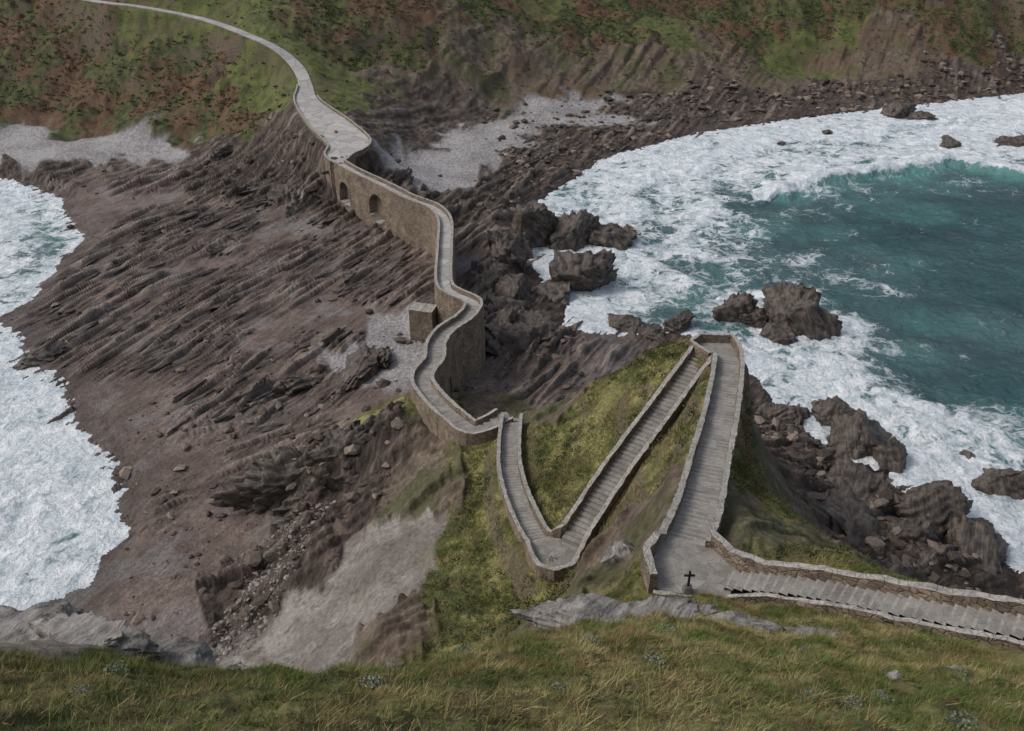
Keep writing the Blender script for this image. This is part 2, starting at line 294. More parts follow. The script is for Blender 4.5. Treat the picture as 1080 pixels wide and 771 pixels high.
def height(x,y):
    x=x.astype(np.float32);y=y.astype(np.float32)
    wsc=np.clip(y/60,.15,4)
    h=rbf(x+wsc*.8*fbm(x/6/wsc,y/6/wsc,3,51),y+wsc*.8*fbm(x/6/wsc,y/6/wsc,3,61))
    W=types(x,y);w=dict(zip(TYPES,W))
    patch=sst(-.35,.2,fbm(x/24,y/24,3,71)+.45*sst(98,135,y)-.25)
    blend=sst(94,108,y+5*fbm(x/9,y/9,2,77))
    a_far=math.radians(64);a_near=math.radians(26)
    S=lambda lam,s:mix(strata(x,y,a_near,lam,s),strata(x,y,a_far,lam,s+20),blend)
    s1=S(5.2,100);s2=S(2.4,200);s3=S(1.15,300)
    nearK=mix(.45,1,sst(80,115,y))
    st=s1*1.0+s2*.95*mix(.7,1,sst(80,115,y))+s3*.50*nearK
    f1=fbm(x/9,y/9,6,81);f2=fbm(x/1.6,y/1.6,4,91);r1=ridged(x/12,y/12,4,95);fine=fbm(x/.45,y/.45,3,97)
    big=sst(200,260,y)
    rel=np.zeros_like(h)
    rel+=w['M']*((s1*.75+s2*.85+s3*.50)*mix(.15,1.1,patch)*mix(.6,1,sst(80,115,y))+f2*.06+f1*.15)
    rel+=w['K']*(st*mix(1.25,.5,big)*mix(.75,1,sst(80,115,y))+f1*.7+f2*mix(.25,.35,big)+np.clip(r1-.3,0,2)*mix(.8,.1,big))
    rel+=w['P']*(f1*.25+f2*.05)
    rel+=w['E']*(r1*.7+s2*.45+f2*.25+s1*.7)
    rel+=w['H']*(np.abs(fbm(x/5,y/5,3,111))*mix(.6,.9,big)+fbm(x/22,y/22,3,115)*2.2*big+f1*.6)
    rel+=w['G']*(f1*.35+f2*.15)
    rel+=w['D']*(f1*.34+f2*.14+fine*.05+np.clip(f2,0,1)*.15)
    rel+=w['S']*(s2*.20+f2*.09+f1*.22)
    far=sst(250,300,y)*sst(5,14,h)
    rel+=far*(w['E']+w['K'])*(fbm(x/25,y/25,4,121)*2.0+s1*.7+r1*.5)
    dL=poly_d(x+1.5*f1,y+1.5*f2,seaL);dR=poly_d(x+1.5*f1,y+1.5*f2,seaR);ds=np.maximum(dL,dR)
    land=sst(0,6,-ds)
    rel*=mix(.45,1,land)
    h=h+rel
    h=np.where(ds>-6,mix(np.minimum(h,mix(.25,h,land)),h,sst(0,6,-ds)),h)
    hs=-.12*ds-.05+.5*f2*.4+np.clip(st-.9,0,1.2)*1.0*np.clip(1-ds/11,0,1)
    h=np.where(ds>0,np.maximum(hs,-5),np.maximum(h,.10+.06*f2))
    for L,hwv,mode in ((leg1,.9,0),(leg2,.9,0),(leg3,1.0,0),(leg4,.7,0),(bridge,1.2,1),(road,None,2)):
        P=catmull([p[:3] for p in L],3.0)
        hw=np.full(len(P),hwv) if hwv else catmull(L,3.0)[:,3]
        m=(x>P[:,0].min()-14)&(x<P[:,0].max()+14)&(y>P[:,1].min()-14)&(y<P[:,1].max()+14)
        if not m.any():continue
        d,z,hh=corridor(x[m],y[m],P,hw);hm=h[m]
        if mode==1:
            k=1-sst(hh+.5,hh+3,d);hm=np.where(k>0,mix(hm,np.minimum(hm,z-.6),k),hm)
        else:
            inn=hh+(.35 if mode==0 else .2);wid=1.8 if mode==0 else mix(.6,5,sst(203,215,y[m]));k=1-sst(inn,inn+wid,d);hm=mix(hm,z-.30,k)
        h[m]=hm
    for P,zz in LAND:
        m=(np.abs(x-P[0][0])<12)&(np.abs(y-P[0][1])<12)
        if m.any():
            d=poly_d(x[m],y[m],P);h[m]=mix(h[m],zz-.35,sst(-1.6,-.1,d))
    return h,W,dict(st=st,f1=f1,f2=f2,r1=r1,fine=fine,ds=ds,s1=s1,s2=s2,s3=s3,patch=patch)
LAND=[([(1.4,50.6),(1.8,47.6),(3,46.5),(4.6,46.8),(6.0,49.2),(4.2,51.0),(3.3,51.2)],24.0),
      ([(18.7,64.8),(17.2,67.1),(18.3,68.6),(21.1,68.4),(21.2,65.0)],33.0),
      ([(7.6,31.0),(6.6,29.4),(6.7,27.6),(9.0,26.9),(10.2,27.2),(11.0,28.7),(10.1,30.3)],42.0)]

# ---------------------------------------------------------------- terrain sheet
Y0=6.0;NX=1050;NY=1500;AM=.86
yy=np.exp(np.linspace(math.log(Y0),math.log(712),NY));yy=np.concatenate([yy,np.linspace(760,5000,24)])-12
aa=np.linspace(-AM,AM,NX)
X=(aa[None,:]*(yy[:,None]+12)*np.where(yy[:,None]<60,1+.5*(1-np.clip((yy[:,None]+6)/66,0,1)),1)).astype(np.float32);Yg=np.repeat(yy[:,None],NX,1).astype(np.float32)
H,W,E=height(X,Yg)
gy,gx=np.gradient(H)
dxs=np.gradient(X,axis=1);dys=np.gradient(Yg,axis=0)
slope=np.hypot(gx/dxs,gy/dys)
def c3(*c):return np.array(c,dtype=np.float32)
def lay(a,b,t):return a+(b-a)*t[...,None]
def const(c):return np.broadcast_to(c3(*c),H.shape+(3,))
f1,f2,fine,st,patch=E['f1'],E['f2'],E['fine'],E['st'],E['patch']
nA=fbm(X/3.1,Yg/3.1,5,401,.6);nB=fbm(X/14,Yg/14,4,411,.6);nC=fbm(X/.5,Yg/.5,3,421,.7);nD=fbm(X/45,Yg/45,3,431)
cM=lay(const((.125,.090,.074)),const((.20,.150,.124)),sst(-.5,.6,nA+nB));cM=lay(cM,const((.06,.045,.037)),sst(.1,.7,nA)*.45)
cM=lay(cM,const((.050,.038,.031)),sst(.45,.1,st)*.65*patch);cM=lay(cM,const((.29,.238,.20)),sst(.7,1.5,st)*.75*patch)
cM=lay(cM,const((.22,.205,.195)),sst(.15,.5,fbm(X/11,Yg/11,4,441))*.55*(1-patch*.6))
cP=lay(const((.22,.205,.20)),const((.38,.36,.35)),sst(-.5,.5,nC+nB*.6))
cK=lay(const((.058,.043,.034)),const((.13,.098,.078)),sst(-.5,.7,nA));cK=lay(cK,const((.032,.024,.020)),sst(.4,.05,st)*.7);cK=lay(cK,const((.25,.205,.17)),sst(.7,1.8,st)*.75)
cE=lay(const((.105,.078,.056)),const((.21,.162,.122)),sst(-.6,.6,nA+nB*.5));cE=lay(cE,const((.055,.042,.032)),sst(.1,.7,nC*.5+nA)*.5);cE=lay(cE,const((.07,.078,.028)),sst(.05,.4,nB)*.7)
cE=lay(cE,const((.12,.07,.042)),sst(.1,.5,nD+nA*.3)*.5*sst(250,300,Yg))
cH=lay(const((.048,.056,.020)),const((.09,.097,.033)),sst(-.5,.5,nA));cH=lay(cH,const((.135,.070,.043)),sst(-.15,.4,nB+nA*.4+nD*.6)*.8);cH=lay(cH,const((.03,.03,.015)),sst(.25,.7,nC*.4-nA)*.6)
cH=lay(cH,const((.13,.098,.07)),sst(.85,1.3,slope)*.8)
cG=lay(const((.068,.082,.024)),const((.13,.138,.042)),sst(-.5,.5,nA));cG=lay(cG,const((.115,.09,.055)),sst(.0,.6,nB)*.55)
cD=lay(const((.085,.105,.030)),const((.26,.235,.09)),sst(-.55,.5,nA+nB*.7));cD=lay(cD,const((.16,.105,.052)),sst(.10,.60,nC*.5-nA)*.6)
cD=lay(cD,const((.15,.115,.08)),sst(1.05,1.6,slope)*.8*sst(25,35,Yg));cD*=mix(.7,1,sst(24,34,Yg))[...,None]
cS=lay(const((.185,.162,.14)),const((.30,.27,.24)),sst(-.6,.6,nB*1.2+nA*.4));cS=lay(cS,const((.10,.082,.066)),sst(.05,.55,nA*.8+nC*.25)*.6)
cols={'M':cM,'P':cP,'K':cK,'H':cH,'G':cG,'D':cD,'S':cS,'E':cE}
Ccol=np.zeros(H.shape+(3,),dtype=np.float32)
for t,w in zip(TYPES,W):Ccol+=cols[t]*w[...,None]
wetb=sst(2.2,.2,H)*(W[0]+W[2]*.7)
Ccol*=(1-.32*wetb*sst(14,0,-E['ds']))[...,None]
rough=.90-.50*wetb*sst(-.2,.5,nB+.2)-W[0]*.16
rgba=np.concatenate([Ccol,np.clip(rough,.26,.95)[...,None]],-1)
msk=np.zeros(H.shape+(4,),dtype=np.float32);msk[...,0]=(W[0]*(.35+.5*patch)+W[2]+W[6]*.12+W[7]*.45)*sst(330,200,Yg);msk[...,3]=1
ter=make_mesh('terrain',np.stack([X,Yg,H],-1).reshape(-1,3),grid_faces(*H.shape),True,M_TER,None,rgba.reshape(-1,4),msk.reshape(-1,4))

ly=np.log(Y0);lr=(math.log(712)-ly)/(NY-1)
def samp(arr,x,y):
    k=np.where(y<60,1+.5*(1-np.clip((y+6)/66,0,1)),1)
    fi=(np.log(np.maximum(y+12,Y0+.01))-ly)/lr;fj=(x/((y+12)*k)/AM+1)/2*(NX-1)
    fi=np.clip(fi,0,NY-2);fj=np.clip(fj,0,NX-2);i=fi.astype(int);j=fj.astype(int);u=fi-i;v=fj-j
    return arr[i,j]*(1-u)*(1-v)+arr[i+1,j]*u*(1-v)+arr[i,j+1]*(1-u)*v+arr[i+1,j+1]*u*v

# ---------------------------------------------------------------- sea
FO=np.array([(14,183,.85),(47,248,.92),(90,298,.98),(166,313,1),(172,271,.78),(144,220,.25),(115,222,.28),(85,220,.45),(52,204,.7),(31,177,.72),(53,183,.48),(71,183,.18),(94,183,.07),(104,155,.04),(35,151,.5),(19,146,.85),(58,155,.3),(69,146,.22),(59,130,.55),(47,123,.7),(40,123,.78),(65.7,116.6,.25),(81.8,116.6,.08),(49.4,110.6,.88),(59.8,102.4,.82),(73.2,97.4,.48),(57,86.4,.95),(63.3,78.8,.9),(36,138,.4),(45,160,.4),(60,270,.8),(110,262,.72),(140,275,.85),(120,205,.08),(130,190,.05),(64,200,.3),(67,208,.22),(150,120,.05),(100,80,.4),(300,330,.7),(300,150,.06),(80,60,.75),(56,142,.9),(48,130,.85),(60,137,.8),(53,145,.8),(200,200,.1),(45,225,.8),(70,250,.85),(100,200,.1),(80,140,.12),(26,190,.78),(62,120,.35),(64,95,.78),(70,84,.82),
(-150,215,.9),(-130,190,.75),(-115,165,.58),(-105,145,.66),(-100,120,.85),(-80,100,.95),(-70,85,.95),(-65,72,.9),(-120,90,.65),(-180,150,.42),(-90,60,.8),(-200,60,.45),(-400,100,.2),(600,100,.1),(1500,500,.1),(-90,110,.9)])
SNX,SNY=800,1100
sy=np.exp(np.linspace(math.log(40),math.log(620),SNY));sy=np.concatenate([sy,np.linspace(700,9000,30)])-12
sa=np.linspace(-1.15,1.15,SNX);SX=(sa[None,:]*(sy[:,None]+12)).astype(np.float32);SY=np.repeat(sy[:,None],SNX,1).astype(np.float32)
Wf=np.zeros_like(SX);F=np.zeros_like(SX)
wx=SX+6*fbm(SX/14,SY/14,3,501);wy=SY+6*fbm(SX/14,SY/14,3,511)
for a,b,v in FO:
    w_=1/((wx-a)**2+(wy-b)**2+6)**1.6;Wf+=w_;F+=w_*v
F/=Wf
dL_=poly_d(SX,SY,seaL);dR_=poly_d(SX,SY,seaR);dsh=np.maximum(dL_,dR_)
ph=dsh/mix(4.6,3.4,(dL_>0)*1.0)+2.2*fbm(SX/34,SY/34,3,525)
sw_=np.mod(ph,2*np.pi)/(2*np.pi)
band=np.where(sw_<.8,sw_/.8,(1-sw_)/.2)*2-1
bandm=sst(1,8,dsh)*sst(60,30,dsh)
F=F*(1+np.where(dL_>0,.36,.26)*band*bandm)
F=np.maximum(F,sst(4.5,0,dsh)*.9+.15*fbm(SX/6,SY/6,3,521))
swell=.55*np.sin((SX*.55+SY*.83)/6+2*fbm(SX/40,SY/40,3,531))+.48*fbm(SX/7,SY/7,4,541)+.22*fbm(SX/1.8,SY/1.8,3,551)+np.where(dL_>0,.6,.4)*band*bandm
def front(P,amp,wb,wf,F,swell,sh):
    """one breaking wave front along a polyline: lifted crest, foam behind, glassy face"""
    dc=np.full(SX.shape,1e9,dtype=np.float32);side=np.zeros_like(SX)
    for i in range(len(P)-1):
        a=P[i];b=P[i+1];dx,dy=b[0]-a[0],b[1]-a[1];t=np.clip(((SX-a[0])*dx+(SY-a[1])*dy)/(dx*dx+dy*dy),0,1)
        dd=np.hypot(SX-a[0]-t*dx,SY-a[1]-t*dy);k=dd<dc;dc=np.where(k,dd,dc);side=np.where(k,np.sign((SY-a[1])*dx-(SX-a[0])*dy),side)
    dc=dc+1.6*fbm(SX/5,SY/5,3,561)
    cr=np.where(side>0,np.exp(-(dc/wb)**2),np.exp(-(dc/wf)**2))
    return np.maximum(F,np.where(side>0,sst(wb*2,1,dc),sst(wf*1.2,0,dc))*1.15),swell+cr*amp*sst(0,8,dsh),np.maximum(sh,np.where(side<0,sst(wf*3,1,dc),0))
swell=swell*sst(0,16,dsh)+.14*fbm(SX/2.2,SY/2.2,3,555)*np.clip(F,0,1);shw=np.zeros_like(F)
F,swell,shw=front([(74,214),(80,220),(100,232),(134.7,244),(148,231),(175,222)],3.4,8,3.6,F,swell,shw)
shal=np.clip(.15*sst(30,0,dsh)+.8*shw+.26*sst(-.1,.6,fbm(SX/30,SY/18,3,571)),0,1)
SZ=(swell*.9).astype(np.float32)
SZ=np.where(dsh<0,np.minimum(SZ,.02),SZ)
scol=np.stack([np.clip(F,0,1.15),shal,shw,np.ones_like(F)],-1)
sea=make_mesh('sea',np.stack([SX,SY,SZ],-1).reshape(-1,3),grid_faces(*SX.shape),True,M_SEA,None,scol.reshape(-1,4))

# ---------------------------------------------------------------- walls, steps, deck
def resamp(P,step):
    P=np.asarray(P,float);s=np.concatenate([[0],np.cumsum(np.linalg.norm(np.diff(P[:,:2],axis=0),axis=1))])
    m=max(2,int(round(s[-1]/step))+1);q=np.linspace(0,s[-1],m)
    return np.stack([np.interp(q,s,P[:,k]) for k in range(P.shape[1])],-1)
def normals(P):
    t=np.gradient(P[:,:2],axis=0);t/=np.linalg.norm(t,axis=1)[:,None]+1e-9
    return np.stack([-t[:,1],t[:,0]],-1)
def offs(P,d):
    P=np.asarray(P,float);N=normals(P);Q=P.copy();dd=np.asarray(d)
    Q[:,:2]+=N*(dd[:,None] if dd.ndim else dd);return Q
def wall(name,line,parent,th=.38,up=.85,down=2.0,step=.35,arches=None,arch_side=1,absbot=None,mat=None,dz=.5):
    P=resamp(line,step);N=normals(P);m=len(P)
    s=np.concatenate([[0],np.cumsum(np.linalg.norm(np.diff(P[:,:2],axis=0),axis=1))])
    zt=P[:,2]+up+.06*perlin(s/1.3,s*0+3.3,5)+.025*rng.standard_normal(m)
    zb=P[:,2]-down if absbot is None else np.full(m,absbot)
    nv=max(3,int(np.max(zt-zb)/dz)+1)
    rows=[]
    for sgn in (1,-1):
        R=np.zeros((m,nv,3))
        for j in range(nv):
            u=j/(nv-1);z=zb+(zt-zb)*u
            o=th/2+.04*perlin(s/1.1,z/1.1,7+sgn)+.02*rng.standard_normal(m)+.02*np.clip((zt-z),0,12)*1.2
            if arches:
                for (sc,zc,r,hb) in arches:
                    ins=((np.abs(s-sc)<r)&(z<zc)&(z>zc-hb))|(np.hypot(s-sc,z-zc)<r)
                    ri=r+.6
                    rim=(((np.abs(s-sc)<ri)&(z<zc)&(z>zc-hb))|(np.hypot(s-sc,z-zc)<ri))&~ins
                    big_=(((np.abs(s-sc)<ri+.3)&(z<zc+.3)&(z>zc-hb-.6))|(np.hypot(s-sc,z-zc)<ri+.3))
                    if sgn==arch_side:o=np.where(ins,o-1.7,np.where(rim,o+.14,o))
                    else:o=np.where(big_,o+1.6,o)
            R[:,j,:2]=P[:,:2]+N*(sgn*o)[:,None];R[:,j,2]=z
        rows.append(R)
    prof=np.concatenate([rows[0],rows[1][:,::-1]],1)
    k=2*nv;V=prof.reshape(-1,3);F=grid_faces(m,k)
    caps=[np.array([[i for i in range(k)][::-1]]),np.array([[ (m-1)*k+i for i in range(k)]])]
    return make_mesh(name,V,[F]+caps,False,mat or M_WALL,parent)
def steps(name,line,hw,parent,tread=.75,nose=1):
    P=resamp(line,tread);N=normals(P);V=[];F=[];mi=[]
    for i in range(len(P)-1):
        a,b=(P[i],P[i+1]);z=max(a[2],b[2]);zl=min(a[2],b[2])-.02
        lo,hi=(a,b) if a[2]<=b[2] else (b,a);nl,nh=(N[i],N[i+1]) if a[2]<=b[2] else (N[i+1],N[i])
        lo=lo[:2];hi=hi[:2]
        z=z+rng.normal(0,.012)
        f=min(.3,.11/tread)
        e=lo+(hi-lo)*f;ne=nl+(nh-nl)*f
        def pt(p,nn,sg,zz):return (p[0]+nn[0]*hw*sg,p[1]+nn[1]*hw*sg,zz)
        o=len(V)
        V+=[pt(lo,nl,1,zl-.3),pt(lo,nl,-1,zl-.3),pt(lo,nl,1,z),pt(lo,nl,-1,z),pt(e,ne,1,z),pt(e,ne,-1,z),pt(hi,nh,1,z),pt(hi,nh,-1,z),pt(hi,nh,1,zl-.3),pt(hi,nh,-1,zl-.3)]
        F+=[(o,o+1,o+3,o+2),(o+2,o+3,o+5,o+4),(o+4,o+5,o+7,o+6),(o+6,o+7,o+9,o+8)];mi+=[0,nose,0,0]
    ob=make_mesh(name,np.array(V),np.array(F),False,[M_STEP,M_NOSE],parent)
    ob.data.polygons.foreach_set('material_index',mi);return ob
def deck(name,line,hw,parent,mat,th=.5,step=1.0):
    P=resamp(np.concatenate([np.asarray(line,float)[:,:3],np.asarray(hw,float)[:,None]],1),step);N=normals(P);w=P[:,3]
    L=P[:,:2]+N*w[:,None];R=P[:,:2]-N*w[:,None];z=P[:,2]
    ks=[np.c_[L,z-th],np.c_[L,z],np.c_[(L*2+R)/3,z+.02],np.c_[(L+R*2)/3,z+.02],np.c_[R,z],np.c_[R,z-th]]
    V=np.stack(ks,1);return make_mesh(name,V.reshape(-1,3),grid_faces(len(P),6)[:, ::-1],False,mat,parent)
def slab(name,poly,z,parent,mat,th=.6):
    m=len(poly);V=[(x,y,z) for x,y in poly]+[(x,y,z-th) for x,y in poly]
    F4=np.array([(i,(i+1)%m,m+(i+1)%m,m+i) for i in range(m)])
    return make_mesh(name,np.array(V),[np.array([list(range(m))[::-1]]),F4],False,mat,parent)
def empty(name):
    e=bpy.data.objects.new(name,None);COL.objects.link(e);return e

ST=empty('stone_stairway')
c1,c2,c3_,c4=[catmull(l,.5) for l in (leg1,leg2,leg3,leg4)]
steps('steps_lower',c1,.9,ST,.62);steps('steps_middle',c2,.92,ST,.46,0);steps('steps_upper',c3_,1.0,ST,.62);steps('steps_top',c4,.66,ST,.40,1)
for i,(P,z) in enumerate(LAND):
    slab('landing_%d'%(i+1),P,z-.03,ST,M_STEP)
l1r=offs(c1,-1.1);l1l=offs(c1,1.1);l2r=offs(c2,-1.12);l2l=offs(c2,1.12);l3r=offs(c3_,-1.2);l3l=offs(c3_,1.2);l4l=offs(c4,.85);l4r=offs(c4,-.82)
outer=np.concatenate([l1r,[(1.5,48.4,24),(2.1,46.9,24),(3.3,46.4,24),(4.8,46.9,24.1)],l2r[1:-1]])
wall('parapet_lower',outer,ST,down=2.6)
wall('parapet_inner_low',np.concatenate([l1l[:-1],[(3.65,51.2,24)],l2l[1:],[(17.0,67.5,33),(18.2,68.8,33),(21.3,68.6,33),(21.4,66.5,33.1)],l3l[1:]]),ST,down=2.2)
wall('parapet_upper_left',np.concatenate([[l2r[-2]],[(18.7,65.1,33)],l3r[2:],[(7.3,30.6,42),(6.5,29.3,42.1),(6.6,27.5,42.1)]]),ST,down=3.6,up=.8)
wall('parapet_top',np.concatenate([[(10.1,30.6,42)],[(10.7,29.3,42.1)],l4l[2:]]),ST,down=3.0,up=.62)
wall('kerb_top',np.concatenate([[(6.6,27.3,42.0),(9.0,26.65,42.0),(10.1,27.0,42.0)],l4r[3:]]),ST,th=.24,up=.06,down=.8)

BR=empty('stone_bridge')
cb=catmull(bridge,.6)
flat=cb[cb[:,1]>121];ste=cb[cb[:,1]<=121.6]
deck('deck',flat,np.full(len(flat),1.15),BR,M_ROAD)
steps('deck_steps',ste,1.15,BR,1.1)
bl=offs(cb,1.35);br=offs(cb,-1.35)
def s_of(P,x,y):
    s=np.concatenate([[0],np.cumsum(np.linalg.norm(np.diff(P[:,:2],axis=0),axis=1))])
    return s[np.argmin(np.hypot(P[:,0]-x,P[:,1]-y))]
cut=np.argmax(cb[:,1]<82)
sA=s_of(br,-41.5,193.5);sB=s_of(br,-31.8,181.8);sC=s_of(bl,-9,103)
wall('wall_west',br[:cut],BR,th=.5,up=.85,absbot=-.6,arches=[(sA,7.4,2.7,2.4),(sB,7.4,3.3,2.0)],arch_side=-1,dz=.25,step=.25)
wall('wall_east',bl[:cut],BR,th=.5,up=.85,absbot=-.6,arches=[(sC,6.5,1.8,3.6),(sC+9,6.5,1.4,2.2)],arch_side=1,dz=.3,step=.3)
wall('parapet_west_end',br[cut-1:],BR,down=4);wall('parapet_east_end',bl[cut-1:-2],BR,down=4)
wall('buttress',[(-17.6,127.6,8.2),(-15.6,127.1,8.2),(-13.5,126.6,8.2)],BR,th=3.2,up=.2,absbot=0,dz=.5)

RD=empty('footpath')
cr_=catmull(road,1.5)
deck('paving',cr_[:,:3],cr_[:,3],RD,M_ROAD,.6,1.5)
rr=offs(cr_[:,:3],-(cr_[:,3]+.25));rl=offs(cr_[:,:3],(cr_[:,3]+.25))
k0=np.argmax(cr_[:,1]<268)
wall('parapet_west',rr[k0:],RD,th=.5,up=.6,down=6.5,step=.6)
wall('parapet_east',rl[k0+8:],RD,th=.5,up=.7,down=5,step=.6)

# ---------------------------------------------------------------- cross with pedestal
CR=empty('wayside_cross')
def box(name,c,s,parent,mat,bev=.02,taper=1):
    bm=bmesh.new();bmesh.ops.create_cube(bm,size=1)
    for v in bm.verts:
        k=taper if v.co.z>0 else 1
        v.co=Vector((v.co.x*s[0]*k,v.co.y*s[1]*k,v.co.z*s[2]))
    bmesh.ops.bevel(bm,geom=bm.edges[:],offset=bev,segments=2,affect='EDGES')
    me=bpy.data.meshes.new(name);bm.to_mesh(me);bm.free();me.materials.append(mat)
    o=bpy.data.objects.new(name,me);COL.objects.link(o);o.location=c;o.parent=parent;return o
s=NT('dark_iron');M_IRON=s.fin((.03,.027,.025),.6)
cx,cy,cz=8.2,27.3,42.0
box('pedestal',(cx,cy,cz+.15),(.5,.5,.5),CR,M_GREY,.04,.75);box('shaft',(cx,cy,cz+.85),(.10,.10,.95),CR,M_IRON,.01);box('arm',(cx,cy,cz+1.05),(.5,.085,.10),CR,M_IRON,.01)

# ---------------------------------------------------------------- rocks
def rock_mesh(sub,seed,cuts=14,strat=.12):
    bm=bmesh.new();bmesh.ops.create_icosphere(bm,subdivisions=sub,radius=1)
    V=np.array([v.co[:] for v in bm.verts]);F=np.array([[v.index for v in f.verts] for f in bm.faces]);bm.free()
    r=np.random.default_rng(seed)
    if sub>=3:
        q=perlin(V[:,0]*1.1+seed*3.1,V[:,1]*1.1+V[:,2]*.9,21)
        V=V*(1+.4*q)[:,None]
    for i in range(cuts):
        nn=r.normal(size=3);nn/=np.linalg.norm(nn);d=r.uniform(.38,.85)
        q=V@nn;V=V-np.clip(q-d,0,None)[:,None]*nn
    if sub>=3:
        ax=np.array([.6,-.35,.7]);ax/=np.linalg.norm(ax)
        a=V@ax;t=a*4.5+1.0*perlin(V[:,0]*1.5+seed,V[:,1]*1.5,3);f=t-np.floor(t)
        Am=.5+.9*perlin(np.floor(t)*3.1+seed,V[:,0]*1.3,9)
        rad=1+strat*2*Am*(f**1.2-.5)
        nz=(1-2*np.abs(perlin(V[:,0]*2+seed,V[:,1]*2+V[:,2]*1.7,14)))*.11+perlin(V[:,0]*4+seed,V[:,1]*4+V[:,2]*3,11)*.11+perlin(V[:,0]*9+V[:,2]*6,V[:,1]*9+seed+V[:,2]*3,12)*.06+perlin(V[:,0]*19+V[:,2]*13,V[:,1]*19+seed,13)*.03
        V=V*(rad+nz)[:,None]
    return V,F
def sea_rock(x,y,z,sx,sy,sz,seed,name='sea_rock',mat=None,rot=0,strat=.15):
    V,F=rock_mesh(5,seed,14,strat)
    V=V*np.array([sx,sy,sz])*1.2;c,s_=math.cos(rot),math.sin(rot)
    V=np.c_[V[:,0]*c-V[:,1]*s_,V[:,0]*s_+V[:,1]*c,V[:,2]]+np.array([x,y,z])
    return make_mesh(name,V,F,True,mat or M_ROCK)
R=[(3,180,1.5,7,6.5,8,1),(-2,172,1,5.5,5.5,6,2),(14,178,1.2,6.5,5,6,3),(21,179,.8,6.5,4.5,5.6,4),(8,181,.5,5,4,5,60),(26,181,.2,3.8,3.2,3,61),(18,182,.5,4,3,4.2,74),(12,155,.3,7,5.5,5.2,5),(18,158,0,5,4.5,4,51),(8,150,0,4.2,4,3.8,62),(-4,155,1,5.5,6,5.5,6),(-1,163,1,5.5,5.5,5.5,63),(0,147,1,5.5,5.5,5,52),(-7,134,2,4,5,5,7),(1,127,1,6,6,6,8),(-3,131,1,4,4,5,53),(6,134,.5,4.5,4,3,54),(-2,140,1,4.5,5,4.5,64),
 (53,138,.5,6.5,6,5.8,9),(50,133.5,.2,4,4,3.2,55),(57,135,0,3.5,4,3,65),(43,140,.2,3.8,3.2,3.2,10),(46,138,0,3,2.5,2,66),(51,98,.5,4.4,6,4.8,11),(50.5,104,.2,3.5,3,2.6,56),(54,93,.2,3,3.5,2.6,67),(53,80,1,5,4,4,12),(57,74,.5,5.5,4.5,3.6,13),(46,84,1.5,4.5,4.5,3.8,14),(41,77,2.5,5,4,4,57),(49,76,1.5,4.5,4,3.5,68),(59,79,.2,3,2.5,2,69),(63,70,.3,4,3,2.6,70),(69,88,.2,3.6,4.4,2.8,15),(66,95,0,1.6,1,.8,16),(146,313,0,8,5,3.5,17),(145,269,0,5,3.5,2.4,18),(165,268,0,9,4,2.6,19),(172,272,0,7,3,2.2,71),(152,306,0,7,4,3,58),(31,136,.2,4,3,2,20),(22,136,0,4.5,3.2,2,21),(26,133,.2,3,2.5,1.6,72),(42,106,.3,3,3,1.6,22),(169,386,4,9,5,5,23),(213,379,4,8,5,5,24),(90,270,0,1.5,1.2,.6,25),(110,285,0,2,1.5,.7,26),(36,128,.3,3.5,2.5,1.8,73)]
for q in R:sea_rock(q[0],q[1],q[2],q[3],q[4],q[5],q[6],rot=q[6]*1.3)
for q in [(-36,112,1.4,6.5,2.8,2.0,31,.7),(-38,109,1.2,4,2,1.5,37,.6),(-25,115,2.2,3.8,5.5,2.8,32,-.3),(-22,119,2.3,3,4,2.8,38,.2),(-83,124,.3,4,2.5,1.4,33,.4),(-28,83.5,3.6,6.5,2.2,4.2,34,.42),(-22,85.5,6.6,7,2.4,5.0,39,.42),(-16,88,9,6.5,2.4,4.2,40,.42),(-25,80.5,3,6.5,1.6,3.0,75,.42),(-32,81.5,2,3,1.6,2.2,76,.4),(-20,81.5,5,5,1.5,3.2,77,.45),(-23,77.5,3,5,1.3,2.4,78,.45),(-58,204,3,9,3,3,41,1.1),(-65,215,3,10,3,3,42,1.1),(-53,192,2,6,3,3,43,1.0),(-76,226,3,11,3,3.4,44,1.1),(-88,238,3,9,3,3,45,1.1),(-31,200,3,6,3.5,4,46,1.0),(-30,212,4,7,3.5,4,47,1.1)]:
    sea_rock(*q[:7],name='beach_rock',rot=q[7],strat=.26)
for q in [(3.2,22.0,46.3,2.6,1.0,.42,61,-.2),(5.6,22.6,45.9,1.8,.7,.40,62,.1),(9.2,22.1,45.8,2.0,.5,.35,63,-.2),(11.6,20.9,46.1,1.6,.4,.28,64,-.4),(-13.2,17.4,50.1,2.4,1.2,.5,65,-.3),(-16,18,49.6,2.6,1.5,.6,66,0),(-10.6,17.3,49.5,1.6,.9,.35,67,-.4),(12.5,15.2,50.4,.5,.35,.25,68,0),(6.9,36.3,34.5,1.2,1.5,1.5,69,.3),(-3.5,16.2,49,.35,.25,.15,70,0),(9.5,13.4,49,.3,.25,.16,71,1)]:
    q=list(q);q[2]=float(samp(H,np.array(q[0]),np.array(q[1])))
    sea_rock(*q[:7],name='rock_outcrop',mat=M_GREY,rot=q[7])
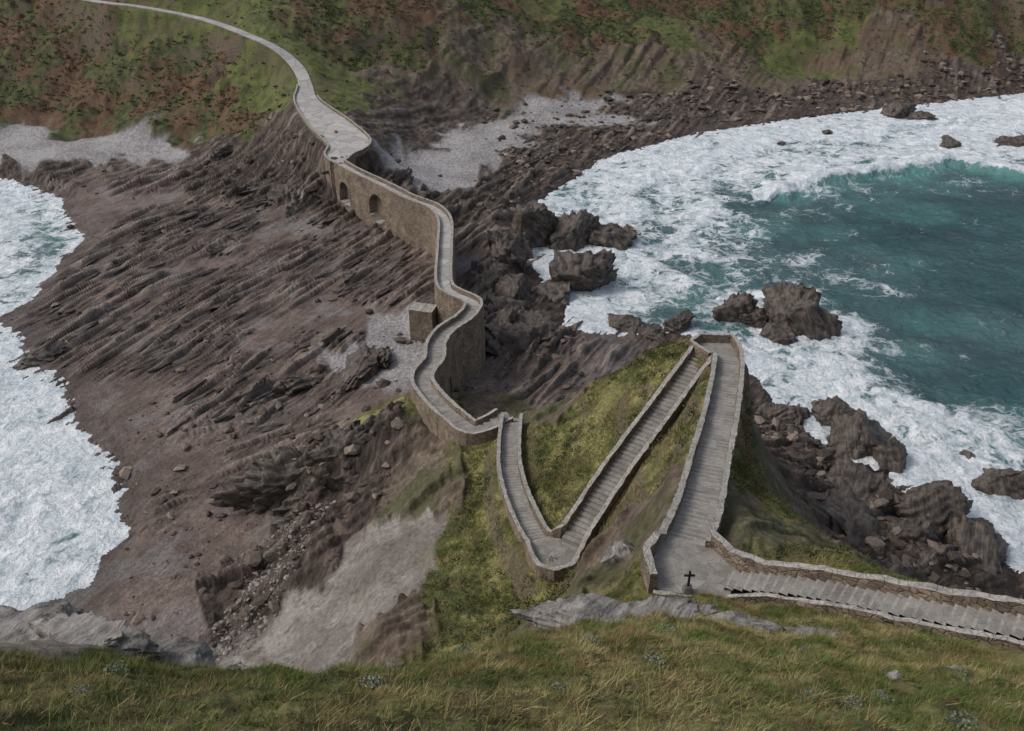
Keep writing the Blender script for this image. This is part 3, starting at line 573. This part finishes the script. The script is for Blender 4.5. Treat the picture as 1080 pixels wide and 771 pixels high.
def slabs(name,N,seed):
    r=np.random.default_rng(seed);Vs=[];Fs=[];o=0;base=[rock_mesh(3,seed+i,9,.08) for i in range(6)];cnt=0
    while cnt<N:
        if r.random()<.6:x,y=r.uniform(-95,-22),r.uniform(95,205)
        else:x,y=r.uniform(-8,60),r.uniform(190,300)
        xa,ya=np.array(x),np.array(y)
        if samp(W[0]+W[2],xa,ya)<.6 or samp(E['ds'],xa,ya)>1 or abs(x+12)<4 and y>120 and y<170:continue
        if y<240 and samp(E['patch'],xa,ya)<.5:continue
        cnt+=1;V,F=base[cnt%6];L=r.uniform(1.0,3.4)*(1+y/350);v=V*np.array([L,L*r.uniform(.12,.25),L*r.uniform(.07,.14)])
        tl=-r.uniform(.15,.5);v=np.c_[v[:,0],v[:,1]*math.cos(tl)-v[:,2]*math.sin(tl),v[:,1]*math.sin(tl)+v[:,2]*math.cos(tl)]
        a=math.radians(26 if y<100 else 64)+r.normal(0,.08);c,s_=math.cos(a),math.sin(a)
        v=np.c_[v[:,0]*c-v[:,1]*s_,v[:,0]*s_+v[:,1]*c,v[:,2]]+np.array([x,y,float(samp(H,xa,ya))])
        Vs.append(v);Fs.append(F+o);o+=len(V)
    return make_mesh(name,np.concatenate(Vs),np.concatenate(Fs),False,M_ROCK)
slabs('bedding_slabs',280,900)

def rubble(name,N,boxes,smin,smax,fn,seed,keepf):
    r=np.random.default_rng(seed);base=[rock_mesh(1,seed+i,8) for i in range(6)]
    xs=[];ys=[]
    for (x0,x1,y0,y1,wt) in boxes:
        k=int(N*wt);xs.append(r.uniform(x0,x1,k));ys.append(r.uniform(y0,y1,k))
    x=np.concatenate(xs).astype(np.float32);y=np.concatenate(ys).astype(np.float32);k=r.random(len(x))<keepf(x,y);x=x[k];y=y[k]
    h=samp(H,x,y);size=smin*(smax/smin)**(r.random(len(x))**2.6)*(1+np.clip(y-200,0,200)/200)
    Vs=[];Fs=[];Cs=[];o=0
    for i in range(len(x)):
        V,F=base[i%6];a=r.uniform(0,6.28);sc=size[i]*r.uniform(.6,1.2,3)*np.array([1.2,.9,.6]);v=V*sc;c,s_=math.cos(a),math.sin(a)
        v=np.c_[v[:,0]*c-v[:,1]*s_,v[:,0]*s_+v[:,1]*c,v[:,2]]+np.array([x[i],y[i],h[i]+size[i]*.15])
        Vs.append(v);Fs.append(F+o);o+=len(V)
        Cs.append(np.tile(np.r_[fn(r),1.0],(len(V),1)))
    return make_mesh(name,np.concatenate(Vs),np.concatenate(Fs),False,M_RUB,None,np.concatenate(Cs))
wM,wP,wK=W[0],W[1],W[2]
rubble('beach_boulders',17500,[(-60,-14,60,130,.22),(-125,-20,120,230,.12),(-10,60,190,330,.25),(36,64,64,105,.14),(60,280,295,395,.6),(-12,14,98,140,.08)],.14,1.5,
   lambda r:(np.array([.185,.148,.12]) if r.random()<.45 else np.array([.082,.062,.050]))*r.uniform(.6,1.3),800,
   lambda x,y:(samp(wM,x,y)*.28+samp(wK,x,y)*np.where(y<90,.5,1)+samp(wP,x,y)*.2)*(samp(H,x,y)>.1)*(samp(E['f1'],x,y)>-.25))
rubble('gully_rubble',2600,[(-36,-20,56,78,1)],.10,.5,lambda r:np.array([.25,.22,.19])*r.uniform(.3,1.2),820,lambda x,y:(np.abs((x+27.0)-(y-69)*.25)<3.2)*1.0)

# ---------------------------------------------------------------- grass + shrubs
def blades(name,x,y,length,width,per,colf,seed,lean=.5):
    r=np.random.default_rng(seed);m=len(x)*per
    x=np.repeat(x,per)+r.normal(0,width*3,m);y=np.repeat(y,per)+r.normal(0,width*3,m)
    L=np.repeat(length,per)*r.uniform(.5,1.2,m);h=samp(H,x,y)
    a=r.uniform(0,2*np.pi,m);ca,sa=np.cos(a)*width/2,np.sin(a)*width/2
    lx=r.normal(0,lean,m)*L+.2*L;lyy=r.normal(0,lean,m)*L-.2*L
    B0=np.c_[x-ca,y-sa,h-.04];B1=np.c_[x+ca,y+sa,h-.04];T=np.c_[x+lx,y+lyy,h+L*.75]
    V=np.stack([B0,B1,T],1).reshape(-1,3);F=np.arange(3*m).reshape(-1,3)
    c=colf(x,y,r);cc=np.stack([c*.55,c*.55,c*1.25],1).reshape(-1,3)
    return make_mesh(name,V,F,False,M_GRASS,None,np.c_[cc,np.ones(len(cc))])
def gcol(x,y,r):
    nA=fbm(x/1.4,y/1.4,4,701);nB=fbm(x/6,y/6,3,711);t=sst(-.3,.6,nA+nB*.7+r.normal(0,.25,len(x)))[:,None]
    c=np.array([.115,.165,.042])*(1-t)+np.array([.41,.355,.165])*t
    k=(r.random(len(x))<.08+.32*sst(.05,.45,fbm(x/2.2,y/2.2,3,741)))[:,None];c=np.where(k,np.array([.28,.165,.09]),c)
    return c*r.uniform(.6,1.3,len(x))[:,None]
wD=W[5]
N=180000;r=np.random.default_rng(5);u=r.random(N);gyv=(5+25*np.sqrt(u)).astype(np.float32);gxv=(r.uniform(-1,1,N)*(gyv*.45+8)).astype(np.float32)
pd=[]
for L in (c4,c3_):pd.append(np.min(np.hypot(gxv[:,None]-L[None,::4,0].astype(np.float32),gyv[:,None]-L[None,::4,1].astype(np.float32)),1))
k=(samp(wD,gxv,gyv)>r.uniform(.3,.7,N))&(np.min(pd,0)>1.15)&(poly_d(gxv,gyv,LAND[2][0])<-.3)&(fbm(gxv/.7,gyv/.7,2,751)>-.35)
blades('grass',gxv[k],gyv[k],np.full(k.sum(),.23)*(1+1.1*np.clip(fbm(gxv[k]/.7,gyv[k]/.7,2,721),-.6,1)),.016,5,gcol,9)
N=90000;gx2=r.uniform(-12,22,N).astype(np.float32);gy2=r.uniform(30,98,N).astype(np.float32)
pd=[np.min(np.hypot(gx2[:,None]-L[None,::4,0].astype(np.float32),gy2[:,None]-L[None,::4,1].astype(np.float32)),1) for L in (c1,c2,c3_,cb)]
k=(samp(wD,gx2,gy2)>r.uniform(.35,.75,N))&(np.min(pd,0)>1.6)
for P,z in LAND:k&=poly_d(gx2,gy2,P)<-.5
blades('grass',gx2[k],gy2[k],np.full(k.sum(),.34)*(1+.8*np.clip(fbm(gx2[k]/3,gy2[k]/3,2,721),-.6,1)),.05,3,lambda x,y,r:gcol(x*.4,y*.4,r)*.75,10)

def clumps(name,x,y,rad,per,leaf,colf,seed,flat=.6):
    r=np.random.default_rng(seed);m=len(x)*per
    cx=np.repeat(x,per);cy=np.repeat(y,per);R=np.repeat(rad,per)
    d=r.normal(size=(m,3));d/=np.linalg.norm(d,axis=1)[:,None];d[:,2]=np.abs(d[:,2]);q=r.random(m)**.4
    h=samp(H,cx,cy)
    C0=np.c_[cx+d[:,0]*R*q,cy+d[:,1]*R*q,h+d[:,2]*R*q*flat]
    a=r.normal(size=(m,3));a/=np.linalg.norm(a,axis=1)[:,None];b=np.cross(a,r.normal(size=(m,3)));b/=np.linalg.norm(b,axis=1)[:,None]
    s=(leaf*R*r.uniform(.6,1.3,m))[:,None]
    V=np.stack([C0-a*s,C0+b*s*.7,C0+a*s,C0-b*s*.7],1).reshape(-1,3);F=np.arange(4*m).reshape(-1,4)
    c=np.repeat(colf(x,y,r),per,0)*(.6+.7*q*d[:,2]+.15)[:,None]*r.uniform(.75,1.25,m)[:,None]  # occlusion painted into leaf colour: darker low and deep in each clump
    cc=np.repeat(c,4,0);return make_mesh(name,V,F,False,M_LEAF,None,np.c_[cc,np.ones(len(cc))])
N=32000;hx=r.uniform(-230,300,N).astype(np.float32);hy=r.uniform(245,430,N).astype(np.float32)
pdr=np.min(np.hypot(hx[:,None]-cr_[None,::3,0].astype(np.float32),hy[:,None]-cr_[None,::3,1].astype(np.float32)),1)
k=(samp(W[3]+W[4]*.25+W[7]*.3,hx,hy)>r.uniform(.1,.9,N))&(pdr>4)&(samp(H,hx,hy)>6);hx=hx[k];hy=hy[k]
def hcol(x,y,r):
    t=fbm(x/14,y/14,4,411,.6)+.4*fbm(x/45,y/45,3,431)+r.normal(0,.3,len(x));t=sst(-.1,.45,t)[:,None]
    return np.array([.072,.083,.028])*(1-t)+np.array([.145,.085,.054])*t
clumps('heather',hx,hy,r.uniform(.4,1.2,len(hx)),12,.32,hcol,20,.5)
N=2400;hx=r.uniform(-14,22,N).astype(np.float32);hy=r.uniform(32,98,N).astype(np.float32)
pd=[np.min(np.hypot(hx[:,None]-L[None,::4,0].astype(np.float32),hy[:,None]-L[None,::4,1].astype(np.float32)),1) for L in (c1,c2,c3_,cb)]
k=(samp(wD,hx,hy)>.5)&(np.min(pd,0)>2.1)&(fbm(hx/6,hy/6,3,731)>-.08);hx=hx[k];hy=hy[k]
clumps('gorse_shrubs',hx,hy,r.uniform(.25,.8,len(hx)),60,.13,lambda x,y,r:np.array([.065,.072,.028])*r.uniform(.6,1.5,(len(x),1)),21,.7)
sx=np.array([-7.6,-8.6,6.2,6.9,7.6,-5.4,3.6,2.4,11,-3.2,9.2,-9.5,8.4,1.0,5.1,-1.5,12.2,-12],dtype=np.float32);sy_=np.array([14.9,10.6,10.9,10.6,10.9,14.8,13.8,17,13.2,12.3,17.4,13,9.6,11.6,18.5,17,17.5,11.5],dtype=np.float32)
clumps('coastal_shrubs',sx,sy_,r.uniform(.18,.40,len(sx)),260,.10,lambda x,y,r:np.array([.17,.19,.14])*r.uniform(.7,1.2,(len(x),1)),22,.6)

# ---------------------------------------------------------------- light, sky, camera
wd=bpy.data.worlds.new('World');SC.world=wd;wd.use_nodes=True;nt=wd.node_tree;nt.nodes.clear()
o=nt.nodes.new('ShaderNodeOutputWorld');b=nt.nodes.new('ShaderNodeBackground');sk=nt.nodes.new('ShaderNodeTexSky');hs_=nt.nodes.new('ShaderNodeHueSaturation')
AZ=math.radians(-92);EL=math.radians(48)
sk.sky_type='NISHITA';sk.sun_disc=False;sk.sun_elevation=EL;sk.sun_rotation=AZ;sk.dust_density=3;sk.air_density=1
hs_.inputs['Saturation'].default_value=.6
b.inputs[1].default_value=.145;nt.links.new(sk.outputs[0],hs_.inputs['Color']);nt.links.new(hs_.outputs[0],b.inputs[0]);nt.links.new(b.outputs[0],o.inputs[0])
sl=bpy.data.lights.new('sun','SUN');sl.energy=1.35;sl.angle=math.radians(18);sl.color=(1,.96,.91)
so=bpy.data.objects.new('sun',sl);COL.objects.link(so)
dv=Vector((math.sin(AZ)*math.cos(EL),math.cos(AZ)*math.cos(EL),math.sin(EL)))
so.rotation_euler=dv.to_track_quat('Z','Y').to_euler()
cam=bpy.data.cameras.new('camera');co=bpy.data.objects.new('camera',cam);COL.objects.link(co);co.location=(0,0,70);co.rotation_euler=(math.radians(60),0,0)
cam.sensor_width=36;cam.lens=28.27;cam.clip_end=20000;cam.clip_start=.1;SC.camera=co
SC.view_settings.view_transform='Standard';SC.view_settings.look='None';SC.view_settings.exposure=0
